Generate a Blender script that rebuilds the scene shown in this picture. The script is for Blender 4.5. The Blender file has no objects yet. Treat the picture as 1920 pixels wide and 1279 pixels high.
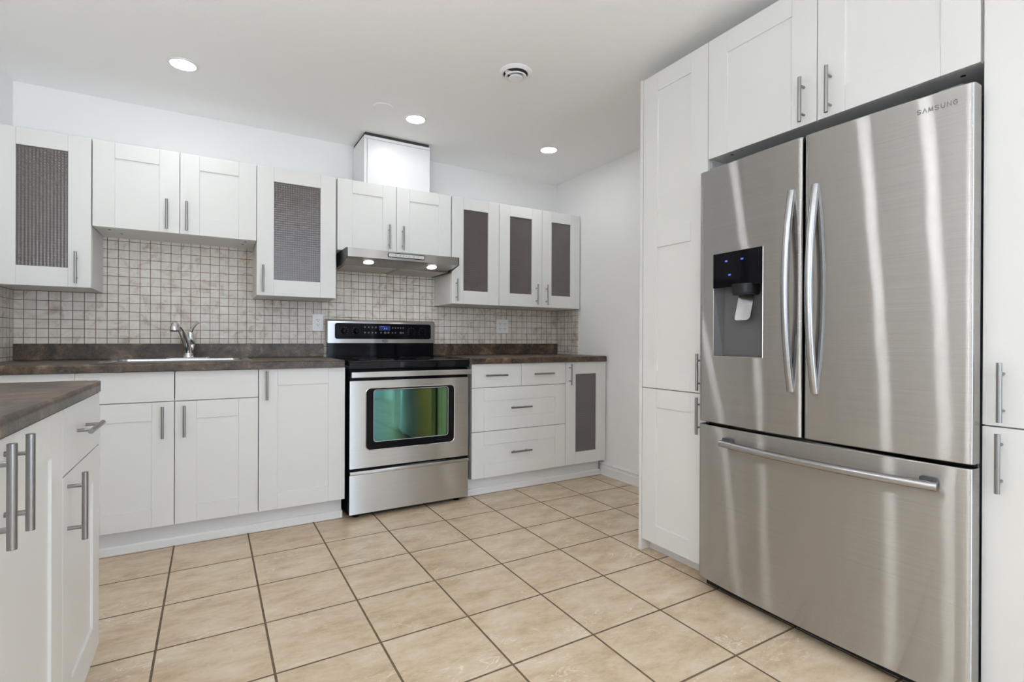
import bpy, bmesh, math, random
from mathutils import Vector, Matrix
PI = math.pi
random.seed(4)
S = bpy.context.scene
C = S.collection

# ------------------------------------------------------------------ camera
cam_d = bpy.data.cameras.new('camera')
cam = bpy.data.objects.new('camera', cam_d)
C.objects.link(cam)
S.camera = cam
cam_d.sensor_width = 36.0
cam_d.lens = 958.37 * 36.0 / 1920.0
cam_d.clip_start = 0.02
YAW, PIT, ROL = (math.radians(a) for a in (30.5351, -0.0961, 0.2273))
_f = Vector((math.sin(YAW) * math.cos(PIT), math.cos(YAW) * math.cos(PIT), math.sin(PIT)))
_r = _f.cross(Vector((0, 0, 1))).normalized()
_u = _r.cross(_f)
_c, _s = math.cos(ROL), math.sin(ROL)
_R, _U = _c * _r + _s * _u, -_s * _r + _c * _u
cam.matrix_world = Matrix(((_R.x, _U.x, -_f.x, 0), (_R.y, _U.y, -_f.y, 0), (_R.z, _U.z, -_f.z, 1.0374), (0, 0, 0, 1)))

# ------------------------------------------------------------------ world, daylight, exposure
W = bpy.data.worlds.new('daylight')
S.world = W
W.use_nodes = True
_bg = W.node_tree.nodes['Background']
_bg.inputs['Color'].default_value = (0.66, 0.82, 1.0, 1)
_bg.inputs['Strength'].default_value = 8.0
S.view_settings.view_transform = 'Standard'
S.view_settings.look = 'None'
S.view_settings.gamma = 1.0
S.view_settings.use_curve_mapping = False
S.view_settings.exposure = 0.20
LAMP, LAMP_ROW = 84.0, 62.0     # radiance of the recessed lamps; the back row is set weaker
S.cycles.use_denoising = True
S.cycles.max_bounces = 12
S.cycles.diffuse_bounces = 8
S.cycles.sample_clamp_indirect = 6.0

# main dimensions (metres; camera stands at x=0, y=0)
XL, XR, YB, YR, ZC = -0.907, 2.634, 3.692, -3.0, 2.405
DOOR_X0, DOOR_X1, DOOR_Z1 = 1.05, 2.10, 2.25          # patio door in the rear wall
WIN_Y0, WIN_Y1, WIN_Z0, WIN_Z1 = -2.75, -2.05, 0.85, 2.05   # window added in the left wall for more fill light


def portal(loc, rot, sx, sy):
    d = bpy.data.lights.new('daylight_portal', 'AREA')
    d.shape = 'RECTANGLE'
    d.size, d.size_y = sx, sy
    d.cycles.is_portal = True
    o = bpy.data.objects.new('daylight_portal', d)
    C.objects.link(o)
    o.location, o.rotation_euler = loc, rot


portal(((DOOR_X0 + DOOR_X1) / 2, YR - 0.12, DOOR_Z1 / 2), (PI / 2, 0, 0), DOOR_X1 - DOOR_X0, DOOR_Z1)
portal((XL - 0.12, (WIN_Y0 + WIN_Y1) / 2, (WIN_Z0 + WIN_Z1) / 2), (0, -PI / 2, 0), WIN_Z1 - WIN_Z0, WIN_Y1 - WIN_Y0)


# ------------------------------------------------------------------ materials
def lin(r, g, b):
    f = lambda c: (c / 255 / 12.92) if c <= 10 else ((c / 255 + 0.055) / 1.055) ** 2.4
    return (f(r), f(g), f(b), 1.0)


class NT:
    def __init__(s, name):
        s.m = bpy.data.materials.new(name)
        s.m.use_nodes = True
        s.t = s.m.node_tree
        s.p = s.t.nodes['Principled BSDF']
        s.out = s.t.nodes['Material Output']

    def n(s, typ, **kw):
        nd = s.t.nodes.new(typ)
        for k, v in kw.items():
            if k in nd.inputs:
                nd.inputs[k].default_value = v
            else:
                setattr(nd, k, v)
        return nd

    def l(s, a, b):
        s.t.links.new(a, b)

    def bump(s, h, strength=0.3, dist=0.001):
        b = s.n('ShaderNodeBump', Strength=strength, Distance=dist)
        s.l(h, b.inputs['Height'])
        s.l(b.outputs[0], s.p.inputs['Normal'])
        return b

    def coord(s, kind='Object'):
        return s.n('ShaderNodeTexCoord').outputs[kind]

    def noise(s, co, scale, detail=4, rough=0.55, dist=0.0):
        nz = s.n('ShaderNodeTexNoise')
        nz.inputs['Scale'].default_value = scale
        nz.inputs['Detail'].default_value = detail
        nz.inputs['Roughness'].default_value = rough
        nz.inputs['Distortion'].default_value = dist
        s.l(co, nz.inputs['Vector'])
        return nz

    def ramp(s, fac, stops):
        r = s.n('ShaderNodeValToRGB')
        e = r.color_ramp.elements
        while len(e) < len(stops):
            e.new(0.5)
        for el, (p, c) in zip(e, stops):
            el.position, el.color = p, c
        s.l(fac, r.inputs[0])
        return r


def plain(name, col, rough=0.5, metal=0.0, coat=0.0, spec=0.5):
    t = NT(name)
    t.p.inputs['Base Color'].default_value = col
    t.p.inputs['Roughness'].default_value = rough
    t.p.inputs['Metallic'].default_value = metal
    t.p.inputs['Coat Weight'].default_value = coat
    t.p.inputs['Coat Roughness'].default_value = 0.08
    t.p.inputs['Specular IOR Level'].default_value = spec
    return t.m


def emit(name, col, strength):
    t = NT(name)
    t.p.inputs['Base Color'].default_value = (0, 0, 0, 1)
    t.p.inputs['Emission Color'].default_value = col
    t.p.inputs['Emission Strength'].default_value = strength
    return t.m


def wall_paint():
    t = NT('wall_paint')
    t.p.inputs['Base Color'].default_value = (0.885, 0.885, 0.885, 1)
    t.p.inputs['Roughness'].default_value = 0.55
    nz = t.noise(t.coord(), 220, 3)
    t.bump(nz.outputs[0], 0.05, 0.001)
    return t.m


def ceiling_paint():
    t = NT('ceiling_stipple')
    t.p.inputs['Base Color'].default_value = (0.94, 0.945, 0.945, 1)
    t.p.inputs['Roughness'].default_value = 0.8
    nz = t.noise(t.coord(), 140, 5, 0.7)
    t.bump(nz.outputs[0], 0.35, 0.003)
    return t.m


def cabinet_paint():
    t = NT('cabinet_white_foil')
    t.p.inputs['Base Color'].default_value = (0.755, 0.755, 0.745, 1)
    t.p.inputs['Roughness'].default_value = 0.33
    t.p.inputs['Specular IOR Level'].default_value = 0.4
    return t.m


def floor_tile():
    t = NT('floor_tile')
    co = t.coord()
    mp = t.n('ShaderNodeMapping')
    mp.inputs['Location'].default_value = (0.1554 + 3.3, -2.7221 + 6.6, 0)
    t.l(co, mp.inputs[0])
    br = t.n('ShaderNodeTexBrick', offset=0.0, squash=1.0)
    for k, v in (('Scale', 1.0), ('Mortar Size', 0.0040), ('Mortar Smooth', 0.15), ('Bias', 0.0), ('Brick Width', 0.33005), ('Row Height', 0.33005)):
        br.inputs[k].default_value = v
    br.inputs['Color1'].default_value = (0.42, 0.42, 0.42, 1)
    br.inputs['Color2'].default_value = (0.60, 0.60, 0.60, 1)
    t.l(mp.outputs[0], br.inputs['Vector'])
    # every tile takes its own stretch of the printed pattern
    mul = t.n('ShaderNodeVectorMath', operation='SCALE')
    mul.inputs['Scale'].default_value = 60.0
    t.l(br.outputs['Color'], mul.inputs[0])
    add = t.n('ShaderNodeVectorMath', operation='ADD')
    t.l(co, add.inputs[0]); t.l(mul.outputs[0], add.inputs[1])
    st = t.n('ShaderNodeMapping')
    st.inputs['Scale'].default_value = (0.75, 1.5, 1)
    st.inputs['Rotation'].default_value = (0, 0, 0.5)
    t.l(add.outputs[0], st.inputs[0])
    n1 = t.noise(st.outputs[0], 7.0, 9, 0.74, 0.15)
    r1 = t.ramp(n1.outputs[0], [(0.34, (0.44, 0.32, 0.205, 1)), (0.5, (0.585, 0.46, 0.325, 1)), (0.66, (0.66, 0.565, 0.44, 1))])
    n2 = t.noise(st.outputs[0], 9.0, 3, 0.5, 1.6)
    r2 = t.ramp(n2.outputs[0], [(0.484, (0, 0, 0, 1)), (0.5, (1, 1, 1, 1)), (0.516, (0, 0, 0, 1))])
    n3 = t.noise(st.outputs[0], 3.0, 2)
    r3 = t.ramp(n3.outputs[0], [(0.50, (0, 0, 0, 1)), (0.62, (0.75, 0.75, 0.75, 1))])
    mm = t.n('ShaderNodeMath', operation='MULTIPLY')
    t.l(r2.outputs[0], mm.inputs[0]); t.l(r3.outputs[0], mm.inputs[1])
    mv = t.n('ShaderNodeMix', data_type='RGBA')
    t.l(mm.outputs[0], mv.inputs[0]); t.l(r1.outputs[0], mv.inputs[6])
    mv.inputs[7].default_value = (0.80, 0.74, 0.65, 1)
    ng = t.noise(co, 40, 3)
    rg = t.ramp(ng.outputs[0], [(0.3, (0.10, 0.066, 0.038, 1)), (0.7, (0.17, 0.118, 0.07, 1))])
    mx = t.n('ShaderNodeMix', data_type='RGBA')
    t.l(br.outputs['Fac'], mx.inputs[0]); t.l(mv.outputs[2], mx.inputs[6]); t.l(rg.outputs[0], mx.inputs[7])
    t.l(mx.outputs[2], t.p.inputs['Base Color'])
    mr = t.n('ShaderNodeMapRange')
    mr.inputs['To Min'].default_value = 0.34
    mr.inputs['To Max'].default_value = 0.8
    t.l(br.outputs['Fac'], mr.inputs[0])
    t.l(mr.outputs[0], t.p.inputs['Roughness'])
    inv = t.n('ShaderNodeMath', operation='SUBTRACT')
    inv.inputs[0].default_value = 1.0
    t.l(br.outputs['Fac'], inv.inputs[1])
    t.bump(inv.outputs[0], 0.8, 0.002)
    return t.m


def mosaic(name, axis):
    """small square stone tiles with brown grout; axis = world axis running along the wall"""
    t = NT(name)
    co = t.coord()
    sp = t.n('ShaderNodeSeparateXYZ')
    t.l(co, sp.inputs[0])
    cb = t.n('ShaderNodeCombineXYZ')
    t.l(sp.outputs[axis], cb.inputs[0]); t.l(sp.outputs[2], cb.inputs[1])
    mp = t.n('ShaderNodeMapping')
    mp.inputs['Location'].default_value = ((0.912 if axis == 0 else 0.02) + 0.0505 * 100, -1.040 + 0.0508 * 40, 0)
    t.l(cb.outputs[0], mp.inputs[0])
    br = t.n('ShaderNodeTexBrick', offset=0.0, squash=1.0)
    for k, v in (('Scale', 1.0), ('Mortar Size', 0.0018), ('Mortar Smooth', 0.2), ('Bias', 0.0), ('Brick Width', 0.0505), ('Row Height', 0.0508)):
        br.inputs[k].default_value = v
    br.inputs['Color1'].default_value = (0.71, 0.665, 0.615, 1)
    br.inputs['Color2'].default_value = (0.78, 0.745, 0.705, 1)
    t.l(mp.outputs[0], br.inputs['Vector'])
    n1 = t.noise(co, 13.0, 7, 0.7, 0.9)
    r1 = t.ramp(n1.outputs[0], [(0.32, (0.62, 0.54, 0.46, 1)), (0.47, (0.96, 0.94, 0.92, 1)), (0.70, (1.10, 1.10, 1.10, 1))])
    m1 = t.n('ShaderNodeMix', data_type='RGBA', blend_type='MULTIPLY')
    m1.inputs[0].default_value = 0.95
    t.l(br.outputs['Color'], m1.inputs[6]); t.l(r1.outputs[0], m1.inputs[7])
    mx = t.n('ShaderNodeMix', data_type='RGBA')
    mx.inputs[7].default_value = (0.19, 0.125, 0.078, 1)
    t.l(br.outputs['Fac'], mx.inputs[0]); t.l(m1.outputs[2], mx.inputs[6])
    t.l(mx.outputs[2], t.p.inputs['Base Color'])
    t.p.inputs['Roughness'].default_value = 0.42
    inv = t.n('ShaderNodeMath', operation='SUBTRACT')
    inv.inputs[0].default_value = 1.0
    t.l(br.outputs['Fac'], inv.inputs[1])
    t.bump(inv.outputs[0], 0.6, 0.001)
    return t.m


def laminate():
    t = NT('brown_marbled_laminate')
    co = t.coord()
    n0 = t.noise(co, 5.0, 3, 0.5, 0.8)
    mxv = t.n('ShaderNodeVectorMath', operation='SCALE')
    mxv.inputs['Scale'].default_value = 0.12
    t.l(n0.outputs['Color'], mxv.inputs[0])
    ad = t.n('ShaderNodeVectorMath', operation='ADD')
    t.l(co, ad.inputs[0]); t.l(mxv.outputs[0], ad.inputs[1])
    n1 = t.noise(ad.outputs[0], 10.0, 9, 0.76, 0.25)
    r1 = t.ramp(n1.outputs[0], [(0.34, (0.010, 0.0065, 0.0045, 1)), (0.46, (0.038, 0.023, 0.015, 1)), (0.55, (0.088, 0.058, 0.037, 1)), (0.68, (0.25, 0.185, 0.122, 1))])
    n2 = t.noise(ad.outputs[0], 16.0, 5, 0.65, 0.7)
    r2 = t.ramp(n2.outputs[0], [(0.485, (0, 0, 0, 1)), (0.5, (0.35, 0.35, 0.35, 1)), (0.515, (0, 0, 0, 1))])
    mv = t.n('ShaderNodeMix', data_type='RGBA')
    t.l(r2.outputs[0], mv.inputs[0]); t.l(r1.outputs[0], mv.inputs[6])
    mv.inputs[7].default_value = (0.26, 0.19, 0.13, 1)
    t.l(mv.outputs[2], t.p.inputs['Base Color'])
    t.p.inputs['Roughness'].default_value = 0.36
    return t.m


def stainless(name, base=(0.60, 0.58, 0.555), rough=0.24, aniso=0.85, wave=0.0):
    """brushed steel: grain runs level, so reflections smear up and down"""
    t = NT(name)
    t.t.nodes.remove(t.p)
    g = t.n('ShaderNodeBsdfAnisotropic', distribution='GGX')
    co = t.coord()
    mp = t.n('ShaderNodeMapping')
    mp.inputs['Scale'].default_value = (2, 2, 420)
    t.l(co, mp.inputs[0])
    n1 = t.noise(mp.outputs[0], 1.0, 3)
    r = t.ramp(n1.outputs[0], [(0.3, tuple(0.94 * c for c in base) + (1,)), (0.7, tuple(min(1, 1.05 * c) for c in base) + (1,))])
    t.l(r.outputs[0], g.inputs['Color'])
    g.inputs['Roughness'].default_value = rough
    g.inputs['Anisotropy'].default_value = aniso
    g.inputs['Rotation'].default_value = 0.0
    tg = t.n('ShaderNodeTangent', direction_type='RADIAL', axis='Z')
    t.l(tg.outputs[0], g.inputs['Tangent'])
    if wave:
        mw = t.n('ShaderNodeMapping')
        mw.inputs['Scale'].default_value = (2.5, 2.5, 2.2)
        t.l(co, mw.inputs[0])
        nw = t.noise(mw.outputs[0], 1.5, 1, 0.4)
        bp = t.n('ShaderNodeBump', Strength=1.0, Distance=wave)
        t.l(nw.outputs[0], bp.inputs['Height'])
        t.l(bp.outputs[0], g.inputs['Normal'])
    t.l(g.outputs[0], t.out.inputs['Surface'])
    return t.m


def ribbed_glass():
    t = NT('dark_textured_glass')
    t.p.inputs['Base Color'].default_value = (0.092, 0.076, 0.075, 1)
    t.p.inputs['Roughness'].default_value = 0.05
    t.p.inputs['Specular IOR Level'].default_value = 1.0
    co = t.coord()
    sp = t.n('ShaderNodeSeparateXYZ')
    t.l(co, sp.inputs[0])
    hs = []
    for ax in (0, 2):
        m = t.n('ShaderNodeMath', operation='MULTIPLY')
        m.inputs[1].default_value = 2 * PI / 0.0135
        t.l(sp.outputs[ax], m.inputs[0])
        s_ = t.n('ShaderNodeMath', operation='SINE')
        t.l(m.outputs[0], s_.inputs[0])
        hs.append(s_)
    a = t.n('ShaderNodeMath', operation='ADD')
    t.l(hs[0].outputs[0], a.inputs[0]); t.l(hs[1].outputs[0], a.inputs[1])
    t.bump(a.outputs[0], 0.55, 0.0004)
    return t.m


def oven_coating_reflection():
    t = NT('coated_glass_painted_reflection')
    sp = t.n('ShaderNodeSeparateXYZ')
    t.l(t.coord('Generated'), sp.inputs[0])
    nz = t.noise(t.coord(), 3.0, 1)
    m = t.n('ShaderNodeMath', operation='MULTIPLY_ADD')
    m.inputs[1].default_value = 0.25
    t.l(nz.outputs[0], m.inputs[0]); t.l(sp.outputs[0], m.inputs[2])
    r = t.ramp(m.outputs[0], [(0.10, (0.10, 0.27, 0.33, 1)), (0.36, (0.12, 0.30, 0.24, 1)), (0.62, (0.05, 0.10, 0.09, 1)), (0.78, (0.13, 0.16, 0.04, 1)), (1.0, (0.13, 0.25, 0.12, 1))])  # coating tint mixed with painted reflections of the room, dark past the middle
    t.l(r.outputs[0], t.p.inputs['Base Color'])
    t.p.inputs['Metallic'].default_value = 1.0
    t.p.inputs['Roughness'].default_value = 0.04
    return t.m


def clear_glass():
    t = NT('window_glass')
    tr = t.n('ShaderNodeBsdfTransparent')
    gl = t.n('ShaderNodeBsdfGlossy', Roughness=0.02)
    mx = t.n('ShaderNodeMixShader')
    mx.inputs[0].default_value = 0.06
    t.l(tr.outputs[0], mx.inputs[1]); t.l(gl.outputs[0], mx.inputs[2])
    t.l(mx.outputs[0], t.out.inputs['Surface'])
    return t.m


M = dict(
    wall=wall_paint(), ceiling=ceiling_paint(), cab=cabinet_paint(), floor=floor_tile(),
    tile_x=mosaic('mosaic_tile_back', 0), tile_y=mosaic('mosaic_tile_side', 1), counter=laminate(),
    trim=plain('white_trim_paint', (0.82, 0.82, 0.83, 1), 0.35),
    plinth=plain('white_plinth', (0.74, 0.74, 0.75, 1), 0.4),
    handle=plain('brushed_nickel', (0.31, 0.305, 0.305, 1), 0.32, 1.0),
    steel=stainless('brushed_steel', (0.62, 0.615, 0.61), 0.28, 0.75),
    fridge=stainless('fridge_steel', (0.525, 0.515, 0.505), 0.20, 0.90, 0.0012),
    hood=stainless('hood_steel', (0.55, 0.53, 0.51), 0.26, 0.75),
    bar=stainless('polished_bar', (0.46, 0.46, 0.475), 0.26, 0.3),
    chrome=plain('chrome', (0.75, 0.75, 0.76, 1), 0.06, 1.0),
    sink=plain('sink_steel', (0.66, 0.66, 0.66, 1), 0.18, 1.0),
    glass=ribbed_glass(), clear=clear_glass(),
    black=plain('black_gloss_enamel', (0.004, 0.004, 0.006, 1), 0.06, 0, 0.0, 0.10),
    blackglass=plain('black_ceramic_glass', (0.005, 0.005, 0.006, 1), 0.04, 0, 0, 0.2),
    mattblack=plain('black_matt', (0.010, 0.010, 0.012, 1), 0.45, 0, 0, 0.25),
    darkgrey=plain('dark_grey_plastic', (0.045, 0.047, 0.052, 1), 0.4),
    cavity=plain('grey_dispenser_plastic', (0.10, 0.10, 0.105, 1), 0.3),
    sidegrey=plain('fridge_side_grey', (0.16, 0.17, 0.20, 1), 0.35),
    lightgrey=plain('light_grey_plastic', (0.62, 0.62, 0.64, 1), 0.35),
    filter=plain('mesh_filter_metal', (0.55, 0.51, 0.45, 1), 0.5, 0.2),
    oven=oven_coating_reflection(),
    ovenblack=plain('oven_glass_black', (0.004, 0.004, 0.006, 1), 0.03, 0, 0, 0.14),
    white=plain('white_plastic', (0.88, 0.88, 0.89, 1), 0.3),
    slot=plain('dark_slot', (0.03, 0.03, 0.03, 1), 0.6),
    shadowgap=plain('dark_recess', (0.04, 0.04, 0.045, 1), 0.7),
    mark=plain('grey_print', (0.38, 0.38, 0.38, 1), 0.5),
    lettering=plain('grey_lettering', (0.16, 0.16, 0.17, 1), 0.35, 0.6),
    blue=emit('blue_display', (0.10, 0.22, 1.0, 1), 0.8),
    bluedim=emit('blue_display_field', (0.02, 0.05, 0.4, 1), 0.12),
    lamp=emit('lamp_lens', (0.955, 0.985, 1.0, 1), LAMP),
    lamprow=emit('lamp_lens_dimmed', (0.955, 0.985, 1.0, 1), LAMP_ROW),
    added_uplight=emit('added_uplight_lens', (0.95, 0.985, 1.0, 1), 430.0),
    hoodlamp=emit('hood_lamp_lens', (1.0, 0.98, 0.97, 1), 30.0),
)


# ------------------------------------------------------------------ mesh helpers
def box(bm, x0, x1, y0, y1, z0, z1, bev=0.0, seg=2):
    r = bmesh.ops.create_cube(bm, size=1.0, matrix=Matrix.Translation(((x0 + x1) / 2, (y0 + y1) / 2, (z0 + z1) / 2)) @ Matrix.Diagonal((abs(x1 - x0), abs(y1 - y0), abs(z1 - z0), 1)))
    if bev:
        es = list({e for v in r['verts'] for e in v.link_edges})
        bmesh.ops.bevel(bm, geom=es, offset=bev, segments=seg, profile=0.5, affect='EDGES')


def frame_of(d):
    d = d.normalized()
    a = Vector((0, 0, 1)) if abs(d.z) < 0.9 else Vector((1, 0, 0))
    u = d.cross(a).normalized()
    return u, d.cross(u).normalized()


def tube(bm, pts, rad, seg=16, flat=None, cap=True):
    """sweep a round (or flat = (u_scale, v_scale) elliptic) section along pts"""
    pts = [Vector(p) for p in pts]
    n = len(pts)
    rads = rad if isinstance(rad, (list, tuple)) else [rad] * n
    rings, u0 = [], None
    for i, p in enumerate(pts):
        d = (pts[min(i + 1, n - 1)] - pts[max(i - 1, 0)]).normalized()
        if u0 is None:
            u, v = frame_of(d)
        else:
            u = (u0 - d * u0.dot(d)).normalized()
            v = d.cross(u)
        u0 = u
        fu, fv = flat or (1, 1)
        rings.append([bm.verts.new(p + u * (math.cos(2 * PI * k / seg) * rads[i] * fu) + v * (math.sin(2 * PI * k / seg) * rads[i] * fv)) for k in range(seg)])
    for a, b in zip(rings, rings[1:]):
        for k in range(seg):
            bm.faces.new((a[k], a[(k + 1) % seg], b[(k + 1) % seg], b[k]))
    if cap:
        bm.faces.new(rings[0][::-1])
        bm.faces.new(rings[-1])


def lathe(bm, prof, origin=(0, 0, 0), axis='Z', seg=32):
    """revolve (r, h) pairs about an axis through origin"""
    o = Vector(origin)
    ex = {'Z': (Vector((1, 0, 0)), Vector((0, 1, 0)), Vector((0, 0, 1))), 'Y': (Vector((1, 0, 0)), Vector((0, 0, 1)), Vector((0, -1, 0))), 'X': (Vector((0, 1, 0)), Vector((0, 0, 1)), Vector((1, 0, 0)))}[axis]
    rings = []
    for r, h in prof:
        if r < 1e-6:
            rings.append([bm.verts.new(o + ex[2] * h)])
        else:
            rings.append([bm.verts.new(o + ex[0] * (r * math.cos(2 * PI * k / seg)) + ex[1] * (r * math.sin(2 * PI * k / seg)) + ex[2] * h) for k in range(seg)])
    for a, b in zip(rings, rings[1:]):
        for k in range(seg):
            k2 = (k + 1) % seg
            if len(a) == 1 and len(b) == 1:
                continue
            if len(a) == 1:
                bm.faces.new((a[0], b[k2], b[k]))
            elif len(b) == 1:
                bm.faces.new((a[k], a[k2], b[0]))
            else:
                bm.faces.new((a[k], a[k2], b[k2], b[k]))


def prism(bm, poly, axis, a, b):
    """extrude a 2-D polygon along an axis: 'x' -> poly is (y, z); 'y' -> (x, z); 'z' -> (x, y)"""
    def P(p, t):
        return {'x': (t, p[0], p[1]), 'y': (p[0], t, p[1]), 'z': (p[0], p[1], t)}[axis]
    va = [bm.verts.new(P(p, a)) for p in poly]
    vb = [bm.verts.new(P(p, b)) for p in poly]
    n = len(poly)
    for i in range(n):
        j = (i + 1) % n
        bm.faces.new((va[i], va[j], vb[j], vb[i]))
    bm.faces.new(va[::-1])
    bm.faces.new(vb)


def rrect(x0, x1, z0, z1, r, seg=6):
    pts = []
    for cx, cz, a0 in ((x1 - r, z1 - r, 0), (x0 + r, z1 - r, 90), (x0 + r, z0 + r, 180), (x1 - r, z0 + r, 270)):
        for k in range(seg + 1):
            a = math.radians(a0 + 90 * k / seg)
            pts.append((cx + r * math.cos(a), cz + r * math.sin(a)))
    return pts


def obj(name, bm, mat, parent=None, smooth=True):
    bmesh.ops.recalc_face_normals(bm, faces=bm.faces[:])
    me = bpy.data.meshes.new(name)
    bm.to_mesh(me)
    bm.free()
    if smooth:
        for p in me.polygons:
            p.use_smooth = True
        me.set_sharp_from_angle(angle=math.radians(35))
    me.materials.append(mat)
    o = bpy.data.objects.new(name, me)
    C.objects.link(o)
    o.parent = parent
    if smooth:
        wn_ = o.modifiers.new('weighted_normal', 'WEIGHTED_NORMAL')
        wn_.keep_sharp = True
        wn_.weight = 100
    return o


def tag(o, label, cat, group=None):
    o['label'], o['category'] = label, cat
    if group:
        o['group'] = group
    return o


def thing(name, label, cat, loc, rz=0.0, group=None):
    o = bpy.data.objects.new(name, None)
    o.empty_display_size = 0.05
    C.objects.link(o)
    o.location, o.rotation_euler = loc, (0, 0, rz)
    return tag(o, label, cat, group)


def struct(name, bm, mat, parent=None):
    o = obj(name, bm, mat, parent)
    if parent is None:
        o['kind'] = 'structure'
    return o


def B():
    return bmesh.new()


# ------------------------------------------------------------------ the room
b = B(); box(b, XL - 0.15, XR + 0.15, YR - 0.15, YB + 0.15, -0.1, 0.0)
struct('floor', b, M['floor'])
b = B(); box(b, XL - 0.15, XR + 0.15, YR - 0.15, YB + 0.15, ZC, ZC + 0.1)
struct('ceiling', b, M['ceiling'])
b = B(); box(b, XL - 0.15, XR + 0.15, YB, YB + 0.15, 0, ZC)
wall_back = struct('wall_back', b, M['wall'])
b = B(); box(b, XR, XR + 0.15, YR, YB, 0, ZC)
wall_right = struct('wall_right', b, M['wall'])
b = B()
box(b, XL - 0.15, XL, YR, WIN_Y0, 0, ZC); box(b, XL - 0.15, XL, WIN_Y1, YB, 0, ZC)
box(b, XL - 0.15, XL, WIN_Y0, WIN_Y1, 0, WIN_Z0); box(b, XL - 0.15, XL, WIN_Y0, WIN_Y1, WIN_Z1, ZC)
wall_left = struct('wall_left', b, M['wall'])
b = B()
box(b, XL - 0.15, DOOR_X0, YR - 0.15, YR, 0, ZC); box(b, DOOR_X1, XR + 0.15, YR - 0.15, YR, 0, ZC)
box(b, DOOR_X0, DOOR_X1, YR - 0.15, YR, DOOR_Z1, ZC)
struct('wall_rear', b, M['wall'])
# sliding glass door in the rear wall and an added fill window in the left wall (behind the camera; the daylight comes in here)
b = B()
for x0, x1 in ((DOOR_X0, DOOR_X0 + 0.06), (DOOR_X1 - 0.06, DOOR_X1), (1.545, 1.605)):
    box(b, x0, x1, YR - 0.11, YR - 0.04, 0.0, DOOR_Z1, 0.004)
for z0, z1 in ((0.0, 0.07), (DOOR_Z1 - 0.06, DOOR_Z1)):
    box(b, DOOR_X0 + 0.06, DOOR_X1 - 0.06, YR - 0.105, YR - 0.045, z0, z1, 0.004)
dr = struct('door_1', b, M['trim'])
b = B(); box(b, DOOR_X0 + 0.06, 1.545, YR - 0.08, YR - 0.072, 0.07, DOOR_Z1 - 0.06); box(b, 1.605, DOOR_X1 - 0.06, YR - 0.08, YR - 0.072, 0.07, DOOR_Z1 - 0.06)
obj('glass_pane', b, M['clear'], dr)
b = B()
for y0, y1 in ((WIN_Y0, WIN_Y0 + 0.05), (WIN_Y1 - 0.05, WIN_Y1), (-2.43, -2.37)):
    box(b, XL - 0.11, XL - 0.04, y0, y1, WIN_Z0, WIN_Z1, 0.004)
for z0, z1 in ((WIN_Z0, WIN_Z0 + 0.05), (WIN_Z1 - 0.05, WIN_Z1)):
    box(b, XL - 0.105, XL - 0.045, WIN_Y0 + 0.05, WIN_Y1 - 0.05, z0, z1, 0.004)
wn = struct('added_window_1', b, M['trim'])  # added, unseen window that lets in extra fill light
b = B(); box(b, XL - 0.08, XL - 0.072, WIN_Y0 + 0.05, -2.43, WIN_Z0 + 0.05, WIN_Z1 - 0.05); box(b, XL - 0.08, XL - 0.072, -2.37, WIN_Y1 - 0.05, WIN_Z0 + 0.05, WIN_Z1 - 0.05)
obj('glass_pane', b, M['clear'], wn)
# mosaic tiling between worktops and wall cabinets
b = B(); box(b, XL, XR, YB - 0.007, YB, 0.90, 1.66)
obj('tile_backsplash', b, M['tile_x'], wall_back)
b = B(); box(b, XR - 0.007, XR, 3.378, YB - 0.007, 0.90, 1.30)
obj('tile_backsplash', b, M['tile_y'], wall_right)
b = B(); box(b, XL, XL + 0.007, 1.0, YB - 0.007, 0.90, 1.30)
obj('tile_backsplash', b, M['tile_y'], wall_left)
# moulded baseboard on the right wall
prof = [(0, 0), (-0.024, 0), (-0.024, 0.010), (-0.018, 0.022), (-0.0165, 0.052), (-0.018, 0.056), (-0.010, 0.063), (-0.009, 0.074), (-0.016, 0.079), (-0.018, 0.085), (-0.014, 0.092), (-0.004, 0.098), (0, 0.099)]
b = B(); prism(b, [(XR + p[0], p[1]) for p in prof], 'y', 1.88, 3.085)
struct('baseboard_right', b, M['trim'])


# ------------------------------------------------------------------ ceiling fittings
def downlight(x, y, label, lens='lamp'):
    t = thing('recessed_ceiling_light', label, 'ceiling light', (x, y, ZC), 0, 'recessed lights in the ceiling')
    b = B(); lathe(b, [(0.055, 0.0), (0.068, 0.0), (0.066, -0.004), (0.056, -0.005), (0.055, -0.002)], (0, 0, 0))
    obj('trim_ring', b, M['trim'], t)
    b = B(); lathe(b, [(0, -0.0035), (0.0545, -0.003), (0.0545, 0.0)], (0, 0, 0))
    obj('lamp_lens', b, M[lens], t)


downlight(-0.121, 3.028, 'round recessed ceiling light at the left, above the sink wall cabinets', 'lamprow')
downlight(1.091, 3.035, 'round recessed ceiling light above the range, middle of the three in the row', 'lamprow')
downlight(2.087, 3.030, 'round recessed ceiling light nearest the right end of the back wall', 'lamprow')
for x, y, l in ((-0.35, 1.60, 'recessed ceiling light above the near left worktop, out of view overhead'),
                (-0.30, 1.10, 'recessed ceiling light above the near cabinets\' front, out of view overhead'),
                (-0.12, -0.40, 'added recessed ceiling light, unseen, just behind the viewer on the left'),  # this and the next two are added, unseen fill lamps
                (1.09, -0.75, 'added recessed ceiling light, unseen, just behind the viewer on the right'),
                (0.5, -2.1, 'added recessed ceiling light, unseen, by the glass door at the rear')):
    downlight(x, y, l)

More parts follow.
